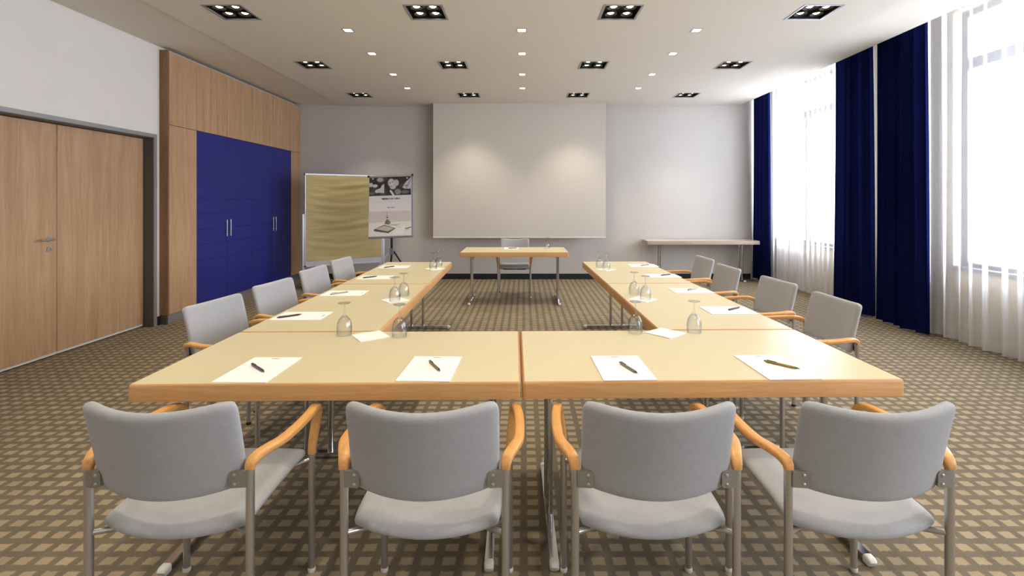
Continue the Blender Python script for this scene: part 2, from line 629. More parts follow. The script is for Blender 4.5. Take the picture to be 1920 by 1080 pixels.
# double door
door = struct_empty('door_1', 'oak veneer double door in a grey steel frame', (-4.36, (DY0 + DY1) / 2, 0))
LX = -4.36
YM = 4.533
for (a, b, nm) in ((DY0 + 0.014, YM - 0.003, 0), (YM + 0.003, DY1 - 0.014, 1)):
    bm = bmn()
    box(bm, LX - 0.05, LX, a, b, 0.035, DZ - 0.02, 0.002)
    leaf = obj('door_leaf', bm, 'oak', door, world=True)
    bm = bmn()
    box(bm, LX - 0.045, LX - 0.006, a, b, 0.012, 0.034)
    obj('gap_light_strip', bm, 'glow', leaf, world=True)  # pale strip imitating light in the gap under the leaf
    if nm == 0:
        hy, hz = 4.458, 1.087
        hd = None
        bm = bmn()
        loops = []
        for x in (LX, LX + 0.009):
            loops.append([Vector((x, hy + 0.026 * math.cos(2 * PI * k / 20), hz + 0.026 * math.sin(2 * PI * k / 20))) for k in range(20)])
        rings(bm, loops)
        tube(bm, catmull([(LX + 0.008, hy, hz), (LX + 0.045, hy, hz), (LX + 0.056, hy - 0.014, hz), (LX + 0.056, hy - 0.06, hz), (LX + 0.056, hy - 0.125, hz - 0.002)], 5), 0.0095, 10, Vector((0, 0, 1)))
        obj('lever_handle', bm, 'satin', leaf, smooth=40, world=True)
        bm = bmn()
        loops = []
        for x, r in ((LX, 0.026), (LX + 0.008, 0.026), (LX + 0.008, 0.012), (LX + 0.003, 0.011)):
            loops.append([Vector((x, hy + r * math.cos(2 * PI * k / 20), hz - 0.09 + r * math.sin(2 * PI * k / 20))) for k in range(20)])
        rings(bm, loops)
        obj('lock_rose', bm, 'satin', leaf, smooth=40, world=True)
bm = bmn()
box(bm, LX - 0.14, XL, DY0, DY0 + 0.012, 0, DZ)
box(bm, LX - 0.14, XL, DY1 - 0.012, DY1, 0, DZ)
box(bm, LX - 0.14, XL, DY0 + 0.012, DY1 - 0.012, DZ - 0.015, DZ)
obj('frame_lining', bm, 'steel_dark', door, world=True)
bm = bmn()
box(bm, XL, XL + 0.012, DY0 - 0.035, DY0 + 0.006, 0, DZ + 0.035)
box(bm, XL, XL + 0.012, DY1 - 0.006, DY1 + 0.035, 0, DZ + 0.035)
box(bm, XL, XL + 0.012, DY0 + 0.006, DY1 - 0.006, DZ - 0.006, DZ + 0.035)
obj('frame_face', bm, 'steel', door, world=True)
bm = bmn()
box(bm, LX - 0.13, LX - 0.07, DY0 + 0.012, DY1 - 0.012, 0, DZ - 0.015)
obj('door_rebate', bm, 'glow', door, world=True)

# ================================================================== FITTED CUPBOARD
CX = -4.15
cab = thing('fitted_cupboard', 'wall-high oak fitted cupboard with four blue doors beside the double door', 'cupboard', (CX - 0.05, 7.33, 0))
ys = [5.66, 6.16, 6.785, 7.41, 8.035, 8.66, 8.995]
bm = bmn()
box(bm, XL + 0.001, CX - 0.022, 5.682, 8.995, 0.0, 3.2)
obj('carcass', bm, 'gap', cab, world=True)
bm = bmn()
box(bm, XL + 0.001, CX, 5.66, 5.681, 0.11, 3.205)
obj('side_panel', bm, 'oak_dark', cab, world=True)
bm = bmn()
box(bm, CX - 0.022, CX - 0.012, 5.682, 8.995, 0.0, 0.108)
obj('plinth', bm, 'plinth', cab, world=True)
bm = bmn()
box(bm, XL + 0.001, CX - 0.012, 5.661, 5.682, 0.0, 0.108)
obj('plinth_end', bm, 'steel_dark', cab, world=True)
ZS = 2.336
g = 0.003
for k in range(6):
    a, b = ys[k] + g, ys[k + 1] - g
    if k == 0:
        a = ys[0] + 0.0225
    bm = bmn()
    box(bm, CX - 0.02, CX, a, b, ZS + g, 3.19, 0.0012)
    obj('upper_door', bm, 'oak', cab, world=True)
    if k in (0, 5):
        bm = bmn()
        box(bm, CX - 0.02, CX, a, b, 0.112, ZS - g, 0.0012)
        obj('tall_panel', bm, 'oak', cab, world=True)
        continue
    bm = bmn()
    box(bm, CX - 0.0215, CX - 0.010, a, b, 0.112, ZS - g)
    d = obj('blue_door', bm, 'blue', cab, world=True)
    d['label'] = 'dark blue lacquered cupboard door'
    zz = [0.112, 0.675, 0.88, 1.077, 1.275, 1.474, ZS - g]
    for j in range(6):
        bm = bmn()
        box(bm, CX - 0.010, CX - 0.001, a, b, zz[j] + (0.0016 if j else 0), zz[j + 1] - (0.0016 if j < 5 else 0), 0.001)
        obj('panel', bm, 'blue', d, world=True)
    hy = b - 0.04 if k in (1, 3) else a + 0.04
    bm = bmn()
    tube(bm, [(CX + 0.03, hy, 0.955), (CX + 0.03, hy, 1.185)], 0.0075, 10)
    for z in (0.985, 1.155):
        tube(bm, [(CX - 0.002, hy, z), (CX + 0.03, hy, z)], 0.005, 8)
    obj('bar_handle', bm, 'satin', d, smooth=40, world=True)['label'] = 'satin chrome bar handle'

# ================================================================== CURTAINS
def curtain(name, mat, x, y0, y1, period, amp, seed, label, cat, group, z0=0.025, z1=3.62, flare=0.0, thick=0.0):
    rnd = random.Random(seed)
    n = max(2, int((y1 - y0) / period))
    # irregular pleat phase table
    per = [rnd.uniform(0.7, 1.3) for _ in range(n)]
    tot = sum(per)
    knots = [0.0]
    for p in per:
        knots.append(knots[-1] + p / tot)
    am = [amp * rnd.uniform(0.6, 1.15) for _ in range(n)]
    sh = [rnd.uniform(-0.25, 0.25) for _ in range(n)]
    S = 14
    cols = []
    for i in range(n):
        for k in range(S + (1 if i == n - 1 else 0)):
            cols.append((i, k / S))
    NZ = 14
    bm = bmn()
    grid = []
    for (i, t) in cols:
        col = []
        for j in range(NZ + 1):
            zf = j / NZ
            z = z0 + (z1 - z0) * zf
            top = min(1.0, (1 - zf) / 0.06 * 0.4 + 0.6)
            w = math.sin(2 * PI * t + 0.5 * math.sin(2 * PI * t)) * (1 if mat != 'navy' else 1)
            yy = knots[i] + (knots[i + 1] - knots[i]) * (t + 0.09 * math.sin(4 * PI * t) + 0.05 * sh[i] * math.sin(PI * t) * math.sin(3 * zf))
            y = y0 + (y1 - y0) * yy
            y += flare * (1 - zf) * (yy - 0.5)
            a = am[i] * (1 + 0.18 * math.sin(3 * zf + i)) * top
            col.append(bm.verts.new((x + a * w, y, z)))
        grid.append(col)
    for i in range(len(grid) - 1):
        for j in range(NZ):
            bm.faces.new((grid[i][j], grid[i + 1][j], grid[i + 1][j + 1], grid[i][j + 1]))
    o = obj(name, bm, mat, smooth=180)
    return tag(o, label, cat, group)

curtain('blackout_curtain', 'navy', 4.27, 8.48, 8.95, 0.11, 0.045, 3, 'navy blue curtain hanging in the far corner behind the long side table', 'curtain', 'navy curtains', flare=0.08)
curtain('blackout_curtain', 'navy', 4.27, 6.00, 6.60, 0.125, 0.068, 5, 'navy blue curtain beside the far sheer, left one of the middle pair', 'curtain', 'navy curtains', flare=0.10)
curtain('blackout_curtain', 'navy', 4.27, 5.17, 5.80, 0.125, 0.068, 8, 'navy blue curtain beside the near sheer, right one of the middle pair', 'curtain', 'navy curtains', flare=0.08)
curtain('sheer_curtain', 'sheer', 4.41, 6.35, 8.72, 0.13, 0.055, 11, 'white sheer curtain over the window nearest the end wall', 'sheer curtain', 'white sheers')
curtain('sheer_curtain', 'sheer', 4.41, 2.30, 5.26, 0.15, 0.06, 14, 'white sheer curtain over the window at the right edge', 'sheer curtain', 'white sheers')
curtain('sheer_curtain', 'sheer', 4.41, -1.85, 1.45, 0.16, 0.042, 17, 'white sheer curtain over the added, unseen window beside the viewer', 'sheer curtain', 'white sheers')

# ================================================================== CEILING LAMPS
def make_big_lamp():
    t = thing('recessed_downlight', '', 'ceiling light')
    b = BH
    bm = bmn()
    # trim: flat square ring just below the ceiling
    o_, i_ = b + 0.016, b - 0.004
    lo = [(-1, -1), (1, -1), (1, 1), (-1, 1)]
    rings(bm, [[Vector((sx * r, sy * r, z)) for sx, sy in lo] for r, z in ((o_, 0.0), (o_, -0.004), (i_, -0.004), (i_, 0.004), (o_ - 0.001, 0.004))], cap=False)
    obj('trim', bm, 'steel', t)
    bm = bmn()
    r = b - 0.002
    v = [[bm.verts.new((sx * r, sy * r, z)) for sx, sy in lo] for z in (0.002, 0.085)]
    for k in range(4):
        bm.faces.new((v[0][k], v[0][(k + 1) % 4], v[1][(k + 1) % 4], v[1][k]))
    bm.faces.new(v[1])
    obj('housing', bm, 'lampblack', t)
    for sx in (-1, 1):
        for sy in (-1, 1):
            cx, cy = sx * 0.075, sy * 0.075
            bm = bmn()
            lathe(bm, [(0.060, 0.03), (0.058, 0.012), (0.054, 0.010), (0.032, 0.045)], 20)
            bmesh.ops.translate(bm, verts=bm.verts, vec=(cx, cy, 0))
            lp = obj('spot_ring', bm, 'lampblack', t, smooth=40)
            bm = bmn()
            lathe(bm, [(0.0005, 0.016), (0.020, 0.018), (0.031, 0.026), (0.032, 0.034)], 20)
            bmesh.ops.translate(bm, verts=bm.verts, vec=(cx, cy, 0))
            obj('bulb', bm, 'lamp', lp, smooth=60)
    return t
big_lamp = Maker(make_big_lamp)
spot = bpy.data.lights.new('downlight_beam', 'SPOT')
spot.energy = SPOT_W
spot.color = (1.0, 0.89, 0.70)
spot.spot_size = math.radians(96)
spot.spot_blend = 0.8
spot.shadow_soft_size = 0.10
rown = {4.53: 'row nearest the viewer', 6.28: 'middle row', 8.05: 'row nearest the end wall'}
coln = ['first from the left', 'second from the left', 'third from the left', 'fourth from the left']
for j, y in enumerate(BIGY):
    for i, x in enumerate(BIGX):
        if y in rown:
            t = big_lamp((x, y, ZC), 0, 'black square four-lamp downlight, %s in the %s' % (coln[i], rown[y]), 'four-lamp downlights')
        else:
            t = big_lamp((x, y, ZC), 0, 'black square four-lamp downlight over the viewer, %s, %s' % (coln[i], {2.77: 'just ahead of the viewer', 1.0: 'above the viewer', -0.76: 'behind the viewer'}[y]), 'four-lamp downlights out of view')
        so = bpy.data.objects.new('downlight_beam', spot)
        so.location = (x, y, ZC - 0.012)
        C.objects.link(so)

def make_small_lamp():
    t = thing('small_square_downlight', '', 'ceiling light')
    o_, i_ = SH + 0.008, SH - 0.006
    lo = [(-1, -1), (1, -1), (1, 1), (-1, 1)]
    bm = bmn()
    rings(bm, [[Vector((sx * r, sy * r, z)) for sx, sy in lo] for r, z in ((o_, 0.0), (o_, -0.003), (i_, -0.003), (i_, 0.012))], cap=False)
    obj('trim', bm, 'satin', t)
    bm = bmn()
    bm.faces.new([bm.verts.new((sx * i_, sy * i_, 0.008)) for sx, sy in lo])
    obj('light_panel', bm, 'led', t)
    return t
small_lamp = Maker(make_small_lamp)
sn = ['nearest the viewer', 'second from the viewer', 'third from the viewer', 'nearest the end wall']
for i, x in enumerate(SMX):
    for j, y in enumerate(SMY):
        small_lamp((x, y, ZC), 0, 'small glowing square downlight in the %s line, %s' % (['left', 'centre', 'right'][i], sn[j]), 'small square downlights')

# ================================================================== TABLES
TH = 0.74

def rr_outline(a, b, r, z, n=4):
    out = []
    for cx, cy, a0 in ((a - r, b - r, 0), (-a + r, b - r, PI / 2), (-a + r, -b + r, PI), (a - r, -b + r, 1.5 * PI)):
        for i in range(n + 1):
            t = a0 + PI / 2 * i / n
            out.append(Vector((cx + r * math.cos(t), cy + r * math.sin(t), z)))
    return out

def make_table(L, D, inset, topmat, edgemat, name, foot_len):
    def build():
        t = thing(name, '', 'table')
        a, b, R = L / 2, D / 2, 0.014
        bm = bmn()
        prof = [(0.0, TH - 0.065), (0.0, TH - 0.010), (0.003, TH - 0.003), (0.007, TH - 0.0002), (0.009, TH), (0.009, TH - 0.065)]
        rings(bm, [rr_outline(a - i, b - i, max(R - i, 0.005), z) for i, z in prof], cap=False, closed=True)
        obj('edge_band', bm, edgemat, t, smooth=50)
        bm = bmn()
        rings(bm, [rr_outline(a - 0.009, b - 0.009, 0.005, z) for z in (TH - 0.05, TH)])
        obj('table_top', bm, topmat, t)
        for s in (-1, 1):
            x = s * (a - inset)
            bm = bmn()
            for y in (-0.065, 0.065):
                tube(bm, [(x, y, 0.03), (x, y, TH - 0.062)], 0.0155, 14)
            lg = obj('leg', bm, 'chrome', t, smooth=40)
            bm = bmn()
            pr = [(0.017, -0.013), (0.017, 0.004), (0.012, 0.014), (0.004, 0.016), (0.0, 0.011), (-0.004, 0.016), (-0.012, 0.014), (-0.017, 0.004), (-0.017, -0.013)]
            fl = foot_len / 2 - 0.03
            sweep(bm, [(x, -fl, 0.022), (x, fl, 0.022)], pr)
            obj('foot_bar', bm, 'chrome', lg, smooth=40)
            for e in (-1, 1):
                bm = bmn()
                pr2 = rrect_prof(0.038, 0.036, 0.010, 3)
                sweep(bm, [(x, e * fl, 0.020), (x, e * (fl + 0.018), 0.020), (x, e * (fl + 0.028), 0.018), (x, e * (fl + 0.031), 0.016)], pr2, scales=[(1, 1), (1, 1), (0.92, 0.86), (0.7, 0.6)])
                obj('end_cap', bm, 'capwhite', lg, smooth=50)
            bm = bmn()
            box(bm, x - 0.03, x + 0.03, -0.11, 0.11, TH - 0.064, TH - 0.052)
            obj('mounting_plate', bm, 'black', lg)
            bm = bmn()
            tube(bm, [(x - s * 0.01, 0.0, TH - 0.14), (x - s * 0.09, 0.0, TH - 0.057)], 0.005, 8)
            box(bm, x - 0.006, x + 0.006, -0.065, 0.065, TH - 0.15, TH - 0.135)
            obj('brace', bm, 'steel', lg)
        return t
    return Maker(build)

conf_table = make_table(1.495, 0.745, 0.125, 'laminate', 'beech_edge', 'conference_table', 0.735)
U0 = Vector((-0.0075, 1.8645))
UA = math.radians(1.05)
def U(x, y):
    return (U0.x + x * math.cos(UA) - y * math.sin(UA), U0.y + x * math.sin(UA) + y * math.cos(UA))
def uput(x, y, rz, label):
    p = U(x, y)
    return conf_table((p[0], p[1], 0), UA + rz, label, 'conference tables')
uput(-0.75, 0.375, 0, 'cream-topped conference table across the front, left of the centre seam')
uput(0.75, 0.375, 0, 'cream-topped conference table across the front, right of the centre seam')
uput(-1.125, 1.5, PI / 2, 'cream-topped conference table of the left row, nearer one')
uput(-1.125, 3.0, PI / 2, 'cream-topped conference table of the left row, farther one')
uput(1.125, 1.5, PI / 2, 'cream-topped conference table of the right row, nearer one')
uput(1.125, 3.0, PI / 2, 'cream-topped conference table of the right row, farther one')
conf_table((-0.130, 7.03, 0), 0, 'single cream-topped speaker table standing alone before the projection screen', 'conference tables')

side_table = make_table(1.99, 0.40, 0.26, 'laminate2', 'console_edge', 'console_table', 0.40)
side_table((3.178, 8.765, 0), 0, 'long narrow beige side table against the end wall by the navy curtain')

# ================================================================== CHAIRS
def pad_surface(bm, nu, nv, fn, T, p=10):
    """closed cushion: fn(u,v)->mid point and normal axis; thickness rounds off at the rim"""
    def prm(n):
        return [math.sin(PI / 2 * (-1 + 2 * i / n)) for i in range(n + 1)]
    us, vs_ = prm(nu), prm(nv)
    A, B = {}, {}
    for i, u in enumerate(us):
        for j, v in enumerate(vs_):
            m, ax = fn(u, v)
            e = max(abs(u), abs(v))
            t = T / 2 * math.sqrt(max(0.0, 1 - e ** p))
            rim = i in (0, nu) or j in (0, nv)
            A[i, j] = bm.verts.new(m + ax * t)
            B[i, j] = A[i, j] if rim else bm.verts.new(m - ax * t)
    for i in range(nu):
        for j in range(nv):
            bm.faces.new((A[i, j], A[i + 1, j], A[i + 1, j + 1], A[i, j + 1]))
            q = []
            for k in ((i, j), (i, j + 1), (i + 1, j + 1), (i + 1, j)):
                if B[k] not in q:
                    q.append(B[k])
            if len(q) >= 3:
                try:
                    bm.faces.new(q)
                except ValueError:
                    pass

HW = 0.243     # half distance of the leg tubes
def make_chair():
    t = thing('armchair', '', 'chair')
    # seat
    def seat(u, v):
        x = 0.228 * u * (1 - 0.035 * abs(v) ** 10) * (1 - 0.03 * (v + 1) / 2)
        yb = -0.190 - 0.045 * (1 - u * u)
        yf = 0.235 + 0.020 * (1 - u * u)
        f = (v + 1) / 2
        y = yb + (yf - yb) * f
        y *= (1 - 0.03 * abs(u) ** 6)
        z = 0.459 - 0.010 * (1 - abs(u) ** 2) * (1 - f) + 0.006 * u * u - 0.014 * max(0, v) ** 4 - 0.010 * max(0, -v) ** 3
        return Vector((x, y, z)), Vector((0, 0, 1))
    bm = bmn()
    pad_surface(bm, 22, 22, seat, 0.052, 8)
    st = obj('seat', bm, 'fabric', t, smooth=180)
    bm = bmn()
    box(bm, -0.17, 0.17, -0.15, 0.19, 0.412, 0.426, 0.004)
    obj('seat_pan', bm, 'underpan', st)
    # backrest
    def back(u, v):
        f = (v + 1) / 2
        x = 0.2225 * u * (1 + 0.012 * f - 0.045 * max(0, v) ** 14 * abs(u) ** 2 - 0.02 * max(0, -v) ** 6)
        zb = 0.556 + 0.020 * u * u
        zt = 0.836 + 0.020 * u * u - 0.012 * abs(u) ** 14
        z = zb + (zt - zb) * f
        y = -0.243 - 0.062 * f ** 1.15 + 0.060 * u * u
        n = Vector((-0.55 * u, 1.0, 0.20)).normalized()
        return Vector((x, y, z)), n
    bm = bmn()
    pad_surface(bm, 28, 22, back, 0.034, 18)
    obj('backrest', bm, 'fabric', t, smooth=180)
    for s in (-1, 1):
        # rear and front leg tubes with glides
        for (y, top, nm) in ((-0.210, 0.634, 0), (0.215, 0.458, 1)):
            bm = bmn()
            tube(bm, [(s * HW, y, 0.012), (s * HW, y, top)], 0.0125, 16)
            lg = obj('leg', bm, 'satin', t, smooth=40)
            bm = bmn()
            lathe(bm, [(0.0005, 0.0), (0.0135, 0.0), (0.0145, 0.004), (0.0140, 0.014), (0.0126, 0.016)], 14)
            bmesh.ops.translate(bm, verts=bm.verts, vec=(s * HW, y, 0))
            obj('glide', bm, 'capwhite' if nm else 'black', lg, smooth=40)
        # armrest
        P = [(0.243, -0.212, 0.630), (0.244, -0.208, 0.645), (0.250, -0.190, 0.657), (0.266, -0.150, 0.663), (0.281, -0.095, 0.661),
             (0.284, 0.00, 0.657), (0.280, 0.10, 0.654), (0.271, 0.175, 0.651), (0.265, 0.208, 0.640), (0.260, 0.226, 0.612),
             (0.252, 0.226, 0.560), (0.245, 0.219, 0.500), (0.243, 0.215, 0.455)]
        pts = catmull([(s * x, y, z) for x, y, z in P], 4)
        n = len(pts)
        sc = []
        for i in range(n):
            f = i / (n - 1)
            k = 1.0 if 0.12 < f < 0.85 else (0.82 + 0.18 * f / 0.12 if f <= 0.12 else 1.0 - 0.22 * (f - 0.85) / 0.15)
            sc.append((k, k * (1.0 if f < 0.7 else 1.05)))
        bm = bmn()
        sweep(bm, pts, rrect_prof(0.034, 0.024, 0.008, 3), Vector((1, 0, 0)), sc)
        obj('armrest', bm, 'beech_arm', t, smooth=50)
        # bracket holding the backrest, with two screws
        bm = bmn()
        xi, xo = HW - 0.052, HW - 0.005
        yr = -0.2215
        zz0, zz1 = 0.583, 0.632
        pts2 = [(xo, zz0), (xi + 0.006, zz0), (xi, zz0 + 0.006), (xi, zz1 - 0.006), (xi + 0.006, zz1), (xo, zz1)]
        def yy(x):
            return -0.226 + (xo - x) * (-0.10)
        rings(bm, [[Vector((s * x, yy(x) + dy, z)) for x, z in pts2] for dy in (0.0, 0.012)])
        br = obj('back_bracket', bm, 'bracket', t)
        for z in (zz0 + 0.011, zz1 - 0.011):
            bm = bmn()
            x = xi + 0.015
            rings(bm, [[Vector((s * x + r * math.cos(2 * PI * k / 10), yy(x) + d, z + r * math.sin(2 * PI * k / 10))) for k in range(10)] for r, d in ((0.0055, 0.001), (0.005, -0.002), (0.0025, -0.0035))])
            obj('screw', bm, 'satin', br, smooth=40)
        # struts under the seat
        bm = bmn()
        tube(bm, [(s * (HW - 0.004), -0.207, 0.436), (s * 0.185, -0.165, 0.424), (s * 0.15, -0.13, 0.420)], 0.009, 10)
        obj('seat_support', bm, 'satin', t, smooth=40)
        bm = bmn()
        tube(bm, [(s * (HW - 0.004), 0.213, 0.436), (s * 0.15, 0.16, 0.420)], 0.009, 10)
        obj('seat_support', bm, 'satin', t, smooth=40)
    return t
chair = Maker(make_chair)
GC = 'grey armchairs at the conference tables'
for x, rz, l in ((-1.067, 0.0, 'grey fabric armchair in the foreground, leftmost of four'), (-0.298, 0.0, 'grey fabric armchair in the foreground, second from the left'),
                 (0.398, 0.0, 'grey fabric armchair in the foreground, third from the left'), (1.040, 0.0, 'grey fabric armchair in the foreground, rightmost of four')):
    chair((x, 1.672, 0), rz, l, GC)
nth = ['nearest the viewer', 'second from the viewer', 'third from the viewer', 'farthest from the viewer']
for k, (xc, yc, rz) in enumerate(((-1.60, 2.86, 0.14), (-1.585, 3.52, 0.13), (-1.615, 4.28, 0.08), (-1.635, 4.985, 0.08))):
    chair((xc, yc, 0), -PI / 2 + rz * -1.0, 'grey fabric armchair along the left table row, %s' % nth[k], GC)
for k, (xc, yc, rz) in enumerate(((1.66, 2.97, 0.02), (1.665, 3.63, 0.08), (1.61, 4.40, 0.05), (1.655, 5.105, 0.03))):
    chair((xc, yc, 0), PI / 2 + rz, 'grey fabric armchair along the right table row, %s' % nth[k], GC)
chair((-0.14, 7.47, 0), PI, 'grey fabric armchair behind the speaker table before the screen', GC)

# ================================================================== NOTEPADS, PENS, NAPKINS, GLASSES
def make_pad():
    t = thing('notepad', '', 'notepad')
    bm = bmn()
    box(bm, -0.105, 0.105, -0.1485, 0.1485, 0, 0.003)
    obj('sheets', bm, 'paper', t)
    bm = bmn()
    bm.faces.new([bm.verts.new((0.022 * math.cos(2 * PI * k / 16), 0.130 + 0.005 * math.sin(2 * PI * k / 16), 0.0034)) for k in range(16)])
    obj('letterhead', bm, 'mark', t)
    return t
notepad = Maker(make_pad)

def make_pen(body):
    def build():
        t = thing('ballpoint_pen', '', 'pen')
        def along(bm, prof, n=10):
            rings(bm, [[Vector((x, r * math.cos(2 * PI * k / n), 0.0056 + r * math.sin(2 * PI * k / n))) for k in range(n)] for x, r in prof])
        bm = bmn()
        along(bm, [(-0.064, 0.0046), (-0.060, 0.0054), (0.045, 0.0054), (0.052, 0.0048)])
        obj('barrel', bm, body, t, smooth=40)
        bm = bmn()
        along(bm, [(0.052, 0.0046), (0.066, 0.0016), (0.070, 0.0008)])
        obj('tip', bm, 'pen_dark', t, smooth=40)
        bm = bmn()
        along(bm, [(-0.072, 0.0024), (-0.071, 0.0032), (-0.064, 0.0032)])
        obj('push_button', bm, 'pen_dark', t, smooth=40)
        bm = bmn()
        box(bm, -0.060, -0.022, -0.0018, 0.0018, 0.0108, 0.0126)
        box(bm, -0.060, -0.056, -0.0018, 0.0018, 0.0100, 0.0126)
        obj('clip', bm, 'pen_dark' if body != 'pen_dark' else 'pen_silver', t)
        return t
    return Maker(build)
pens = {k: make_pen(k) for k in ('pen_purple', 'pen_olive', 'pen_grey', 'pen_gold', 'pen_dark', 'pen_silver')}
pen_word = {'pen_purple': 'dark purple', 'pen_olive': 'olive', 'pen_grey': 'grey', 'pen_gold': 'gold-coloured', 'pen_dark': 'dark', 'pen_silver': 'silver-grey'}
ZT = TH + 0.0004

def px(x, y, z):
    """point where the photo's pixel meets the level z"""
    d = (CAMH - z) * FPX / (y - VPY)
    return ((x - VPX) * d / FPX, d)

def put_pad(cx, cy, rz, place, pen, p0, p1):
    notepad((cx, cy, ZT), rz, 'white notepad %s' % place, 'notepads')
    a, b = px(p0[0], p0[1], TH + 0.008), px(p1[0], p1[1], TH + 0.008)
    pens[pen](((a[0] + b[0]) / 2, (a[1] + b[1]) / 2, TH + 0.0036), math.atan2(b[1] - a[1], b[0] - a[0]), '%s ballpoint pen lying on the notepad %s' % (pen_word[pen], place), 'ballpoint pens')

put_pad(-1.092, 2.008, -0.01, 'on the front tables, leftmost of four', 'pen_purple', (471, 682), (497, 698))
put_pad(-0.386, 2.020, -0.03, 'on the front tables, second from the left', 'pen_olive', (804, 676), (827, 697))
put_pad(0.410, 2.030, 0.03, 'on the front tables, third from the left', 'pen_grey', (1161, 679), (1197, 701))
put_pad(1.055, 2.040, 0.04, 'on the front tables, rightmost of four', 'pen_gold', (1430, 676), (1504, 693))
side = ['nearest the viewer', 'second from the viewer', 'third from the viewer', 'farthest from the viewer']
LP = [(-1.345, 2.942, 'pen_dark', (518, 596), (568, 589)), (-1.353, 3.670, 'pen_silver', (619, 552), (654, 547)),
      (-1.355, 4.435, 'pen_dark', (680, 521), (708, 518)), (-1.368, 5.155, 'pen_dark', (719, 502), (742, 499))]
RP = [(1.305, 3.095, 'pen_dark', (1362, 582), (1392, 575)), (1.300, 3.785, 'pen_silver', (1289, 544), (1309, 540)),
      (1.297, 4.540, 'pen_dark', (1238, 516.5), (1260, 514)), (1.292, 5.260, 'pen_silver', (1202, 498), (1218, 496))]
for k, (x, y, p, a, b) in enumerate(LP):
    put_pad(x, y, -PI / 2 + UA, 'on the left table row, %s' % side[k], p, a, b)
for k, (x, y, p, a, b) in enumerate(RP):
    put_pad(x, y, PI / 2 + UA, 'on the right table row, %s' % side[k], p, a, b)
notepad((-0.185, 7.20, ZT), PI, 'white notepad lying on the speaker table', 'notepads')
pens['pen_dark']((-0.16, 7.17, TH + 0.0036), 0.25, 'dark ballpoint pen lying on the notepad on the speaker table', 'ballpoint pens')

def make_napkin():
    bm = bmn()
    n = 8
    h = 0.075
    L1 = {}
    for lay, z0 in ((0, 0.0), (1, 0.0026)):
        for i in range(n + 1):
            for j in range(n + 1):
                u, v = -h + 2 * h * i / n, -h + 2 * h * j / n
                L1[lay, i, j] = bm.verts.new((u, v, z0 + (0.0012 * (1 + math.sin(u * 50 + v * 31)) if lay else 0)))
    for i in range(n):
        for j in range(n):
            bm.faces.new([L1[1, i, j], L1[1, i + 1, j], L1[1, i + 1, j + 1], L1[1, i, j + 1]])
            bm.faces.new([L1[0, i, j], L1[0, i, j + 1], L1[0, i + 1, j + 1], L1[0, i + 1, j]])
    for i in range(n):
        for (a, b) in (((i, 0), (i + 1, 0)), ((i + 1, n), (i, n)), ((0, i + 1), (0, i)), ((n, i), (n, i + 1))):
            bm.faces.new([L1[0, a[0], a[1]], L1[0, b[0], b[1]], L1[1, b[0], b[1]], L1[1, a[0], a[1]]])
    o = obj('paper_napkin', bm, 'napkin', smooth=40)
    o['category'] = 'napkin'
    return o
napkin = Maker(make_napkin)
napkin((-0.790, 2.503, ZT), 0.62, 'white paper napkin between two glasses on the left front table', 'paper napkins')
napkin((0.748, 2.560, ZT), 0.72, 'white paper napkin between two glasses on the right front table', 'paper napkins')
napkin((-0.905, 3.41, ZT), 0.7, 'white paper napkin under the middle glasses of the left table row', 'paper napkins')
napkin((0.842, 3.44, ZT), 0.8, 'white paper napkin under the middle glasses of the right table row', 'paper napkins')
napkin((-0.915, 5.00, ZT), 0.65, 'white paper napkin under the far glasses of the left table row', 'paper napkins')
napkin((0.835, 4.95, ZT), 0.75, 'white paper napkin under the far glasses of the right table row', 'paper napkins')

def make_glass():
    t = thing('wine_glass', '', 'glass')
    n = 28
    # upside down: the rim on the table, the foot in the air
    bm = bmn()
    outer = [(0.0365, 0.0), (0.0385, 0.020), (0.0390, 0.038), (0.0360, 0.062), (0.0280, 0.082), (0.0160, 0.096), (0.0075, 0.104), (0.0046, 0.112)]
    inner = [(0.0352, 0.0), (0.0372, 0.020), (0.0377, 0.038), (0.0346, 0.062), (0.0264, 0.081), (0.0140, 0.094), (0.0050, 0.0985), (0.0004, 0.0995)]
    lathe(bm, inner[::-1] + outer, n)
    obj('bowl', bm, 'glass', t, smooth=60)
    bm = bmn()
    lathe(bm, [(0.0046, 0.112), (0.0036, 0.128), (0.0036, 0.146), (0.0048, 0.156)], n)
    obj('stem', bm, 'glass', t, smooth=60)
    bm = bmn()
    lathe(bm, [(0.0048, 0.156), (0.012, 0.1610), (0.0315, 0.1640), (0.0325, 0.1652), (0.0315, 0.1664), (0.0004, 0.1664)], n)
    obj('foot', bm, 'glass', t, smooth=40)
    return t
glass = Maker(make_glass)
ZN = TH + 0.006
